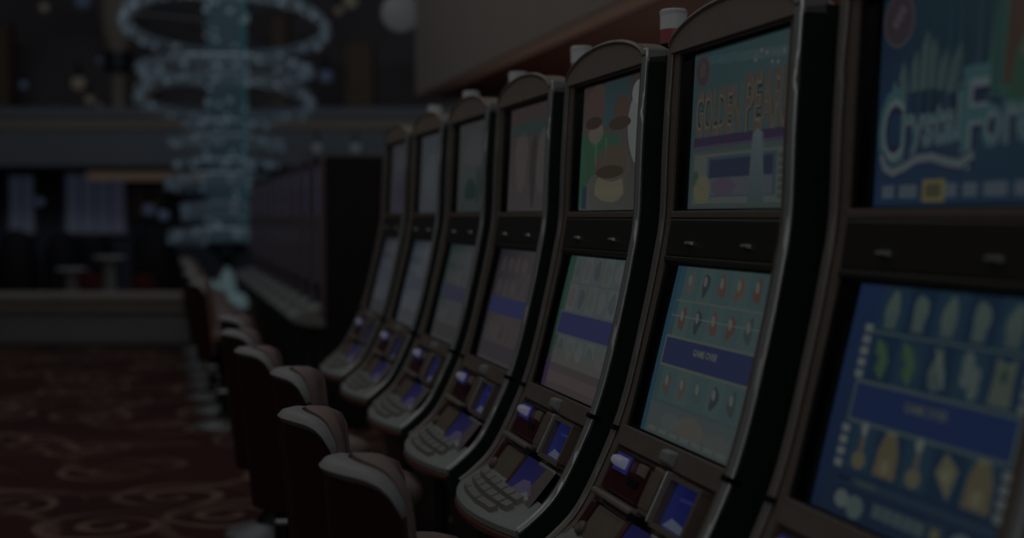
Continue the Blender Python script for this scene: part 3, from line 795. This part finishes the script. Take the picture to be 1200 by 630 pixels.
M['bulk'] = mat('beige_plaster', (.50, .44, .40), .8, noise=(3, .06))
M['soffit'] = mat('dark_red_wood', (.10, .036, .028), .55, noise=(2, .15))
M['fascia'] = mat('grey_blue_fascia', (.30, .33, .38), .6, noise=(2, .08))
M['cream'] = mat('cream_trim', (.52, .44, .35), .6, noise=(3, .08))
M['stone'] = mat('pale_stone', (.36, .37, .38), .6, noise=(4, .1))
M['stone_top'] = mat('cream_stone', (.50, .46, .40), .5, noise=(4, .1))
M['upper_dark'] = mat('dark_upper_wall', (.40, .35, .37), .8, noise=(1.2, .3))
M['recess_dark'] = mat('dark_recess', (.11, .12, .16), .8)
M['tan'] = mat('tan_panel', (.34, .25, .17), .6, noise=(3, .15))
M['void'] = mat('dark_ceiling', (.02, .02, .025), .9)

# bulkhead over the row
m = MB(); m.box(2.55, 2.75, -4, 14.55, 2.60, 6.2); structure(m.build('wall_bulkhead', M['bulk'], bevel=.02))
m = MB(); m.box(2.75, 9, -4, 14.5, 2.60, 2.75); structure(m.build('ceiling_soffit', M['soffit']))
m = MB(); m.box(4.6, 4.8, -4, 14.5, 0, 2.60); structure(m.build('wall_right', M['soffit']))
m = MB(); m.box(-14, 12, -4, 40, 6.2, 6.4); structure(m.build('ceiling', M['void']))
# low wall at the carpet's end
m = MB(); hbox(m, -9, -3.42, 15.1, 15.7, .03, .47); structure(m.build('wall_low', M['stone'], bevel=.01))
m = MB(); hbox(m, -9, -3.40, 15.02, 15.8, .47, .545); hbox(m, -9, -3.42, 15.06, 15.1, .36, .47); structure(m.build('trim_1', M['stone_top'], bevel=.012))
m = MB(); hbox(m, -9, -3.42, 15.08, 15.7, 0, .03); structure(m.build('baseboard_low', M['recess_dark']))
# balcony fascia
m = MB(); hbox(m, -12, 6, 24, 24.5, 2.22, 3.02); structure(m.build('wall_fascia', M['fascia']))
m = MB(); hbox(m, -12, 6, 23.94, 24.5, 2.84, 3.00); structure(m.build('trim_2', M['cream'], bevel=.02))
m = MB(); hbox(m, -12, 6, 23.9, 24.5, 3.02, 3.20); structure(m.build('trim_3', M['fascia'], bevel=.02))
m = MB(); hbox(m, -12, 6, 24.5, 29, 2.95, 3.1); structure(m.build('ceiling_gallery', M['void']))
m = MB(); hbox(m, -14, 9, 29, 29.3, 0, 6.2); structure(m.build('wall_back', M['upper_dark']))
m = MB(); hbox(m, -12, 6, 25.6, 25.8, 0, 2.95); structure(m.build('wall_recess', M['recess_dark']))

# ------------------------------------------------------------------ chandelier
M['crystal_glow'] = mat('lit_crystal', (.6, .7, .75), .2, emit=glow(36, 46, 52))
M['crystal_dim'] = mat('dim_crystal', (.5, .6, .65), .2, emit=glow(20, 27, 33))
M['column_glow'] = mat('glass_rod', (.07, .10, .11), .2, emit=glow(20, 31, 36))
M['column_cyan'] = mat('cyan_glass_rod', (.05, .14, .15), .2, emit=glow(15, 38, 42))
M['frost'] = mat('frosted_crystal', (.6, .75, .76), .35, emit=glow(42, 56, 58))
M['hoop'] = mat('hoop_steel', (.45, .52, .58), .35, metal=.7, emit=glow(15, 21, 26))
CD = 20.0
def hz(y): return EYE + (253 - y) / 1667 * CD
def hr(px): return px / 1667 * CD
ch = empty('chandelier', hall((266 - 600) / 1667 * CD, CD, hz(355)))
tag(ch, 'tall tiered crystal chandelier with glowing teal glass column over the hall', 'chandelier')
zb = hz(355)
m = MB()
for k in range(10):
    a = 2 * PI * k / 10; m.lathe([(.062, hz(287) - zb + .04 * (k % 3)), (.062, 6.0 - zb)], 8, (.20 * math.cos(a), .20 * math.sin(a), 0))
m.lathe([(.15, hz(283) - zb), (.15, 6.0 - zb)], 16)
m.build('glass_column', M['column_glow'], ch, smooth=40)
m = MB()
for a in (-.25, .15, .5): m.lathe([(.05, hz(285) - zb), (.05, 6.0 - zb)], 8, (.245 * math.cos(a - YAW), .245 * math.sin(a - YAW), 0))
m.build('cyan_rod', M['column_cyan'], ch, smooth=40)
m = MB(); m.lathe([(.06, hz(312) - zb), (.11, hz(300) - zb), (.27, hz(292) - zb), (.30, hz(284) - zb)], 20); m.build('collar', mat('dark_collar', (.02, .03, .05), .3), ch, smooth=40)
m = MB()
for dx, top, bot, r in ((0, 312, 358, .13), (-.19, 328, 362, .11), (.18, 343, 364, .12), (.02, 338, 365, .17), (-.08, 345, 366, .14)):
    z0, z1 = hz(bot) - zb, hz(top) - zb
    m.lathe([(.01, z0), (r * .8, z0 + (z1 - z0) * .15), (r, z0 + (z1 - z0) * .4), (r * .75, z0 + (z1 - z0) * .75), (.02, z1)], 14, (dx * R2[0], dx * R2[1], 0))
m.build('crystal_plume', M['frost'], ch, smooth=True)
m = MB(); m.tube([(0, 0, 5.9 - zb), (0, 0, 6.2 - zb)], .04); m.build('suspension_rod', M['hoop'], ch)
m = MB()
for k in range(90):
    t = random.uniform(0, 2 * PI); m.ball((.285 * math.cos(t), .285 * math.sin(t), random.uniform(hz(280), hz(-20)) - zb), random.uniform(.025, .045), 8, 5)
tag(m.build('column_beads', M['crystal_glow'], ch, smooth=True), kind='stuff')
TIERS = [(-45, 112, .16, 0, .12), (26, 116, .19, 1, .12), (78, 97, .02, 3, .16), (112, 99, .17, 4, .12), (144, 46, .0, 5, .03), (163, 64, .02, 6, .10), (190, 58, .02, 7, .04), (210, 66, .07, 8, .12), (240, 50, .04, 9, .20), (272, 64, .07, 10, .14)]
for (py, px, tl, k, hang) in TIERS:
    R = hr(px); z = hz(py) - zb; ph = k * 1.1
    pt = lambda t: (R * math.cos(t), R * math.sin(t), z - tl * R * (math.cos(t) * F2[0] + math.sin(t) * F2[1]))
    m = MB(); m.tube([pt(2 * PI * i / 48) for i in range(48)], .022, 6, closed=True)
    for q in range(3):
        t = 2 * PI * q / 3 + ph; m.tube([(.2 * math.cos(t), .2 * math.sin(t), z), pt(t)], .005, 5)
    h = m.build('tier_ring', M['hoop'], ch, smooth=True)
    m = MB(); cnt = int(R * 16)
    for i in range(cnt):
        t = 2 * PI * (i + random.uniform(-.3, .3)) / cnt; x, y, zz_ = pt(t)
        m.ball((x, y, zz_ - .03 - random.random() * hang), .042 * random.uniform(.8, 1.25), 10, 6)
    tag(m.build('bright_beads', M['crystal_glow'], h, smooth=True), kind='stuff')
    m = MB(); cnt = int(R * 110)
    for i in range(cnt):
        t = 2 * PI * i / cnt; x, y, zz_ = pt(t)
        for q in range(1 + int(hang / .055)):
            j_ = 1 + random.uniform(-.05, .05)
            m.ball((x * j_, y * j_, zz_ - .02 - q * .055 - .02 * random.random()), .019 * random.uniform(.8, 1.2), 6, 4)
    tag(m.build('dim_beads', M['crystal_dim'], h, smooth=True), kind='stuff')

# ------------------------------------------------------------------ far side furnishings
def FZ(py, d): return EYE + (253 - py) / 1667 * d
def FL(px, d): return (px - 600) / 1667 * d
M['panel_lit'] = mat('backlit_panel', (.5, .52, .6), .6, emit=glow(22, 25, 35))
M['warm_lit'] = mat('warm_strip', (.5, .35, .2), .6, emit=glow(37, 30, 27))
M['spot'] = mat('bulb', (.3, .3, .3), .4, emit=glow(46, 49, 50))
M['spot_warm'] = mat('warm_bulb', (.8, .7, .5), .4, emit=glow(38, 35, 31))
M['spot_blue'] = mat('blue_bulb', (.4, .5, .9), .4, emit=glow(22, 27, 34))

def wall_panel(px0, px1, py0, py1, d, label, mt='panel_lit', name='backlit_panel', cat='wall panel', group=None, mull=1):
    l0, l1, z0, z1 = FL(px0, d), FL(px1, d), FZ(py1, d), FZ(py0, d)
    m = MB(); hbox(m, l0, l1, d, d + .06, z0, z1); o = m.build(name, M[mt], bevel=.01)
    m = MB()
    w = .05
    hbox(m, l0 - w, l0, d - .03, d + .08, z0 - w, z1 + w); hbox(m, l1, l1 + w, d - .03, d + .08, z0 - w, z1 + w)
    hbox(m, l0, l1, d - .03, d + .08, z1, z1 + w); hbox(m, l0, l1, d - .03, d + .08, z0 - w, z0)
    for k in range(1, mull + 1):
        c = l0 + (l1 - l0) * k / (mull + 1); hbox(m, c - .012, c + .012, d - .015, d, z0, z1)
    m.build('frame', M['fascia'], o)
    tag(o, label, cat, group); return o
wall_panel(12, 40, 206, 272, 25.5, 'narrow pale backlit wall panel under the balcony', group='backlit panels under the balcony')
wall_panel(78, 147, 204, 272, 25.5, 'wide pale backlit wall panel under the balcony', group='backlit panels under the balcony', mull=3)
wall_panel(157, 190, 222, 252, 25.5, 'tan framed picture beside the wide backlit panel', 'tan', 'framed_picture', 'picture', mull=0)
m = MB(); hbox(m, FL(102, 24.2), FL(232, 24.2), 24.2, 24.9, FZ(211, 24.2), FZ(201, 24.2))
o = m.build('cove_light', M['warm_lit'], bevel=.02); tag(o, 'long warm cove light strip under the balcony edge', 'light')

def bulb(px, py, d, r, mt, label, group, name='spot_lamp'):
    m = MB(); p = hall(FL(px, d), d, FZ(py, d)); m.ball((0, 0, 0), r, 14, 8)
    o = m.build(name, M[mt], smooth=True); o.location = p
    m = MB(); m.lathe([(r * .5, r * .75), (r * .5, r * 1.5), (r * .2, r * 1.6), (r * .2, r * 3)], 12); m.build('fitting', M['void'], o)
    tag(o, label, 'lamp', group)
g1 = 'bulbs along the upper gallery'
for px, py, r, mt, lb in ((94, 98, .13, 'spot_warm', 'large warm round bulb hanging just above the balcony edge'),
    (107, 117, .09, 'spot_warm', 'small warm bulb just below the large warm round bulb'), (118, 123, .05, 'spot_warm', 'lowest warm bulb touching the balcony edge'),
    (55, 10, .09, 'spot_warm', 'dim warm bulb high in the upper gallery at left'), (100, 2, .15, 'spot_blue', 'blue bulb high in the upper gallery'),
    (118, 71, .06, 'spot_blue', 'small violet blue bulb left of the ornate column'), (128, 71, .06, 'spot_blue', 'small violet blue bulb close to the ornate column'),
    (30, 100, .08, 'spot_blue', 'faint blue bulb at the far left above the balcony'), (383, 90, .13, 'spot_blue', 'pale blue bulb right of the chandelier'),
    (412, 3, .14, 'spot_warm', 'warm white bulb at top between chandelier and bulkhead'), (398, 14, .08, 'spot_warm', 'smaller warm bulb below the top warm white bulb')):
    bulb(px, py, 26.5, r, mt, lb, g1)
for px, py, lb in ((372, 173, 'white downlight under the balcony above the rear bank'), (417, 173, 'white downlight under the balcony behind the lit row')):
    bulb(px, py, 23.7, .085, 'spot', lb, 'downlights under the balcony', 'downlight')
bulb(47, 236, 25.2, .09, 'spot_blue', 'small pale lamp between the backlit panels', 'lamps below the balcony', 'wall_lamp')
bulb(175, 245, 25.2, .12, 'spot_blue', 'pale blue lamp beside the tan picture', 'lamps below the balcony', 'wall_lamp')
bulb(192, 252, 25.0, .10, 'spot_blue', 'small blue lamp left of the chandelier foot', 'lamps below the balcony', 'wall_lamp')
# big globe at the end of the bulkhead
m = MB(); m.ball((0, 0, 0), .20, 24, 14); o = m.build('globe_lamp', M['spot'], smooth=True)
o.location = hall(FL(470, 14.9), 14.9, FZ(16, 14.9)); tag(o, 'large white globe lamp at the end of the beige bulkhead', 'lamp')
m = MB(); m.lathe([(.07, .18), (.07, .24), (.03, .26), (.03, .7)], 14); m.build('stem', M['cream'], o)

# ornate column on the gallery
d = 25.0; u = d / 1667
co = empty('ornate_column', hall(FL(141, d), d, 3.2)); tag(co, 'ornate beige column with vase-shaped top on the balcony', 'column')
zc = lambda py: FZ(py, d) - 3.2
m = MB(); m.lathe([(12 * u, zc(62)), (13 * u, zc(55)), (18 * u, zc(44)), (21 * u, zc(25)), (22 * u, zc(0)), (22 * u, zc(-30))], 24); m.build('vase_shaft', M['cream'], co, smooth=40)
m = MB(); m.lathe([(11 * u, zc(88)), (16 * u, zc(84)), (14 * u, zc(78)), (16 * u, zc(70)), (15 * u, zc(62))], 24); m.build('capital', mat('dark_bronze', (.05, .06, .08), .4, metal=.5), co, smooth=40)
m = MB(); m.lathe([(11 * u, 0), (9 * u, .05), (8 * u, .2), (9 * u, zc(92)), (11 * u, zc(88))], 20); m.build('pedestal', M['cream'], co, smooth=40)
m = MB(); hbox(m, FL(158, 25.4), FL(182, 25.4), 25.4, 25.7, 3.1, FZ(88, 25.4)); o = m.build('gallery_pier', M['tan'], bevel=.02)
for a, b_, top, lb in ((-34, 13, 30, 'pale tan pier on the balcony at its left end'), (405, 438, 50, 'tall tan pier on the balcony between chandelier and bulkhead'), (318, 338, 18, 'narrow tan pier on the balcony behind the chandelier')):
    m = MB(); hbox(m, FL(a, 27), FL(b_, 27), 27, 27.4, 3.1, FZ(top, 27)); tag(m.build('gallery_pier', M['tan'], bevel=.02), lb, 'pier')
tag(o, 'short tan pier beside the ornate column on the balcony', 'pier')

# dark seats and small tables behind the low wall
M['black_cloth'] = mat('black_upholstery', (.012, .013, .018), .7, noise=(20, .3))
M['red_cloth'] = mat('red_upholstery', (.16, .02, .02), .7, noise=(20, .2))
M['white_lam'] = mat('white_laminate', (.55, .57, .6), .4)
def tub_chair(px, d, wpx, toppy, mt, label, group, rz):
    w = wpx / 1667 * d / 2; zt = FZ(toppy, d)
    r = empty('tub_chair', hall(FL(px, d), d, 0), rz); tag(r, label, 'chair', group)
    m = MB(); n = 20; vs = []; fs = []
    for i in range(n + 1):
        t = PI * (-.10 + 1.2 * i / n); k = max(0, math.sin(t)); top = .55 + (zt - .55) * min(1, max(0, k)) ** .6
        for rad, z in ((w, .12), (w * 1.03, .5), (w, top - .05), (w * .93, top), (w * .82, top - .03), (w * .78, .4)):
            vs.append((rad * math.cos(t), -rad * math.sin(t), z))
    for i in range(n):
        for k in range(6): fs.append((i * 6 + k, i * 6 + (k + 1) % 6, i * 6 + 6 + (k + 1) % 6, i * 6 + 6 + k))
    fs += [tuple(range(6)), tuple(range(n * 6, n * 6 + 6))[::-1]]
    m.faces(vs, fs); m.build('back', M[mt], r, smooth=50)
    m = MB(); m.lathe([(w * .72, .14), (w * .8, .2), (w * .8, .42), (w * .7, .47), (.01, .48)], 20); m.build('seat', M[mt], r, smooth=50)
    for sx in (1, -1):
        for sy in (1, -1):
            m = MB(); m.lathe([(.018, 0), (.025, .14)], 8, (sx * w * .55, sy * w * .55, 0)); m.build('leg', M['black_metal'], r)
gd, gr = 'black tub chairs beyond the low wall', 'red tub chairs beyond the low wall'
for px, wp, tp, lb in ((20, 50, 268, 'black tub chair beyond the low wall, below the narrow backlit panel'),
                       (74, 46, 270, 'black tub chair beyond the low wall, at the wide panel\'s left edge'), (186, 60, 264, 'black tub chair beyond the low wall, closest to the chandelier')):
    tub_chair(px, 20.5, wp, tp, 'black_cloth', lb, gd, -YAW + random.uniform(-.3, .3))
tub_chair(112, 21.6, 50, 275, 'black_cloth', 'black tub chair beyond the low wall, below the wide panel\'s right half', gd, -YAW + .2)
for px, d_, tp, lb in ((106, 18.6, 318, 'low red tub chair beyond the low wall, under the wide backlit panel'), (168, 18.4, 320, 'low red tub chair beyond the low wall, nearer the chandelier')):
    tub_chair(px, d_, 26, tp, 'red_cloth', lb, gr, -YAW)
for px, tp, lb in ((84, 314, 'small white pedestal table left of the red tub chair'), (128, 300, 'taller white pedestal table between the two red tub chairs')):
    d_ = 18.9; r = empty('pedestal_table', hall(FL(px, d_), d_, 0)); tag(r, lb, 'table', 'white tables beyond the low wall')
    zt = FZ(tp, d_)
    m = MB(); m.lathe([(.20, zt - .03), (.21, zt - .015), (.20, zt)], 24); m.build('table_top', M['white_lam'], r, smooth=40)
    m = MB(); m.lathe([(.17, 0), (.16, .03), (.09, .06), (.08, zt - .1), (.13, zt - .03)], 20); m.build('pedestal', M['white_lam'], r, smooth=40)

# ------------------------------------------------------------------ light
def area(name, loc, rot, sx, sy, power, col):
    l = bpy.data.lights.new(name, 'AREA'); l.shape = 'RECTANGLE'; l.size = sx; l.size_y = sy; l.energy = power; l.color = col
    o = bpy.data.objects.new(name, l); COL.objects.link(o); o.location = loc; o.rotation_euler = rot
    return o
area('aisle_ceiling_light', (-.2, 4.5, 5.6), (0, 0, 0), 2.2, 10, 300, (1, .97, .93))
area('far_aisle_ceiling_light', (-.6, 12, 5.9), (0, 0, 0), 4, 6, 260, (.93, .97, 1))
area('bulkhead_wash_light', (-3.2, 6, 5.2), (0, math.radians(-75), 0), 1.2, 12, 190, (1, .93, .86))
area('added_front_fill', (-1.6, -3.2, 3.2), (math.radians(72), 0, math.radians(-14)), 3.2, 1.6, 120, (1, .97, .94))  # added fill from behind the camera, stands for no fixture
area('atrium_light', hall(-4.0, 18.2, 6.0), (math.radians(38), 0, -YAW), 12, 2.4, 900, (.86, .93, 1))
area('added_soffit_fill', (3.9, 6, .5), (0, math.radians(172), 0), .5, 12, 260, (1, .72, .6))  # unseen upward light, added to brighten the soffit's underside
w = bpy.data.worlds.new('hall_ambient'); S.world = w; w.use_nodes = True
w.node_tree.nodes['Background'].inputs['Color'].default_value = (.7, .85, 1, 1)
w.node_tree.nodes['Background'].inputs['Strength'].default_value = .2

# ------------------------------------------------------------------ camera
cam = bpy.data.cameras.new('camera'); co = bpy.data.objects.new('camera', cam); COL.objects.link(co)
cam.sensor_width = 36; cam.lens = 50; cam.clip_end = 200
co.location = (0, 0, EYE); co.rotation_euler = (math.radians(90) - math.atan(62 / 1667), 0, -YAW)
cam.dof.use_dof = True; cam.dof.focus_distance = 3.0; cam.dof.aperture_fstop = 1.8
S.camera = co
S.view_settings.view_transform = 'Standard'; S.view_settings.look = 'None'
S.view_settings.exposure = EXPOSURE; S.view_settings.gamma = 1; S.view_settings.use_curve_mapping = False
try:
    S.cycles.use_denoising = True; S.cycles.denoiser = 'OPENIMAGEDENOISE'
except Exception: pass
S.cycles.sample_clamp_indirect = 4
